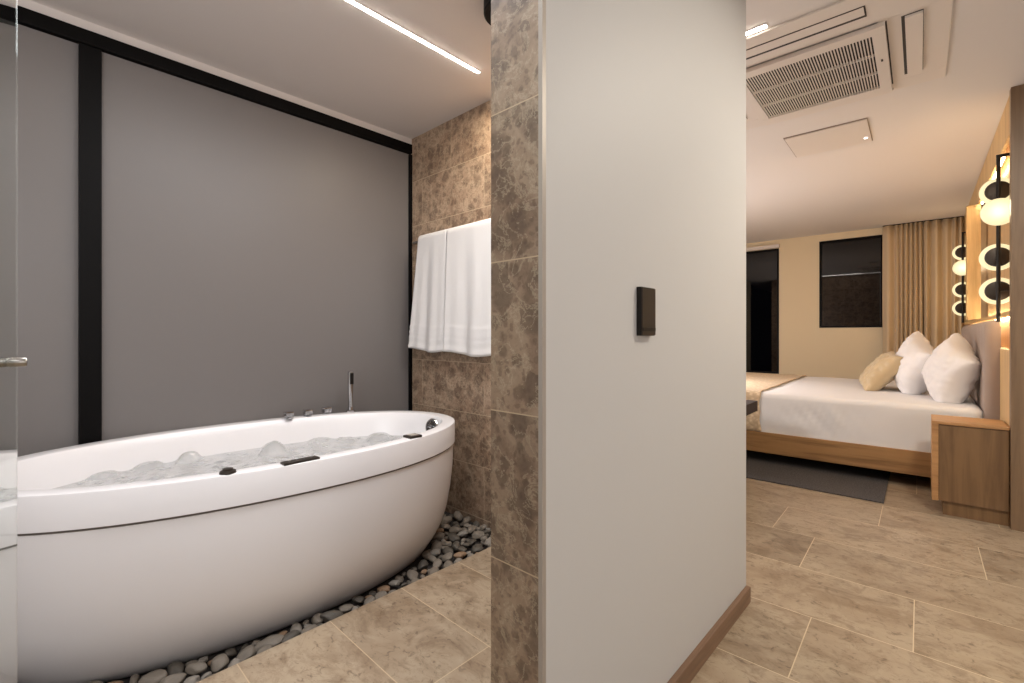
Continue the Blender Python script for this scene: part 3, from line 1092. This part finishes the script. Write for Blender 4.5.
# ------------------------------------------------------------------ bedside lamps on tall rods
def bead_lamp(y, xr, label, zs_, ztop, zbot, rs):
    la = thingB('rod_lamp', label, 'wall lamp', xr, y, 0, 'rod lamps beside the headboard')
    MB().tube((0, 0, zbot), (0, 0, ztop), 0.010, 16).build('rod', M['bronze_edge'], la, True)
    MB().box(-0.010, XN - 0.002 - xr, -0.008, 0.008, ztop - 0.016, ztop, 0.001).build('arm', M['bronze_edge'], la)
    MB().box(0, XN - 0.002 - xr, -0.005, 0.005, zs_[3] - 0.004, zs_[3] + 0.006, 0.001).build('arm', M['bronze_edge'], la)
    for k, z in enumerate(zs_):
        r_ = rs
        if k == 1:
            pr = [(0.0, -0.034), (r_ * 0.5, -0.032), (r_ * 0.8, -0.022), (r_ * 0.97, -0.008), (r_, 0.0), (r_ * 0.97, 0.008), (r_ * 0.8, 0.022), (r_ * 0.5, 0.032), (0.0, 0.034)]
            MB().lathe(pr, (0, -0.03, z), (0, -1, 0), 40).build('globe', M['opal_glow'], la, True)
        else:
            pr = [(0.0, -0.012), (r_ * 0.95, -0.012), (r_, -0.006), (r_, 0.004), (r_ * 0.95, 0.008), (0.0, 0.009)]
            d = MB().lathe(pr, (0, 0.035, z), (0, -1, 0), 40).build('diffuser', M['opal_glow'], la, True)
            pr = [(0.0, 0.0), (r_ * 0.68, 0.0), (r_ * 0.72, 0.006), (r_ * 0.70, 0.012), (r_ * 0.4, 0.017), (0.0, 0.018)]
            MB().lathe(pr, (0, 0.027, z), (0, -1, 0), 40).build('cap', M['bronze'], d, True)
    for z in zs_:
        lp = bpy.data.lights.new('lamp_glow', 'POINT')
        lp.energy = 1.0
        lp.color = WARM
        lp.shadow_soft_size = 0.05
        lo = bpy.data.objects.new('lamp_glow', lp)
        COL.objects.link(lo)
        lo.parent = la
        lo.location = (0.0, 0.11 if z != zs_[1] else -0.13, z)


bead_lamp(4.12, 0.362, 'tall black rod lamp with four glowing discs above the nightstand', (1.992, 1.852, 1.583, 1.373), 2.208, 1.18, 0.083)
bead_lamp(6.95, 0.345, 'distant black rod lamp of glowing discs in front of the curtain', (1.993, 1.82, 1.59, 1.39), 2.208, 1.23, 0.083)

# ------------------------------------------------------------------ curtains
def curtain(x0, x1, folds, seed, label):
    """folds: (share of the width, depth) of every fold from left to right"""
    rnd = random.Random(seed)
    tot = sum(f[0] for f in folds)
    pts = []
    u = 0
    for wd, dp in folds:
        for k in range(24):
            a_ = k / 24
            pts.append((x0 + (x1 - x0) * (u + wd * a_) / tot, -dp * (0.5 - 0.5 * math.cos(2 * PI * a_)) ** 0.8))
        u += wd
    pts.append((x1, 0))
    rings = []
    for z in np.linspace(0.02, 2.488, 16):
        fl_ = 1.0 - 0.35 * (z / 2.5)
        rings.append([Vector((x + 0.004 * math.sin(z * 1.7 + x * 30), y * fl_ + 0.004 * math.sin(z * 2.1 + x * 17), z)) for x, y in pts])
    t_ = thingB('curtain', label, 'curtain', 0, 7.62, 0, 'curtains beside the window')
    o = MB().loops(rings, closed=False).build('cloth', M['curtain_cloth'], t_, True, angle=180)
    sd = o.modifiers.new('thick', 'SOLIDIFY')
    sd.thickness = 0.004
    MB().box(x0, x1, -0.015, 0.015, 2.489, ZC, 0.001).build('track', M['bronze_edge'], t_)


curtain(-0.36, 0.028, [(1.7, 0.08), (0.8, 0.05), (0.6, 0.06), (0.65, 0.07), (0.6, 0.06), (0.7, 0.08), (0.7, 0.06)], 2, 'tan curtain with tight folds next to the dark window')
curtain(0.034, 0.385, [(0.9, 0.09), (1.6, 0.10), (1.3, 0.06), (0.7, 0.08), (0.8, 0.07)], 5, 'tan curtain in the corner behind the far rod lamp')

# ------------------------------------------------------------------ rug and desk
o = MB().box(-1.95, -0.178, 3.872, 5.0, 0.0, 0.008, 0.002).build('rug', M['rug'])
o.rotation_euler = (0, 0, DB)
tag(o, 'dark grey rug on the stone floor under the bed', 'rug')
dk = thingB('desk', 'dark wooden table corner poking out behind the white wall by the bed foot', 'desk', -1.3, 3.6)
MB().box(-0.35, 0.31, -0.75, 0.545, 0.485, 0.567, 0.003).build('desk_top', M['wood_dark'], dk)
for xx, yy in ((-0.32, -0.72), (-0.32, 0.2), (0.23, -0.72), (0.23, 0.2)):
    MB().box(xx, xx + 0.05, yy, yy + 0.05, 0, 0.486, 0.003).build('leg', M['wood_dark'], dk)
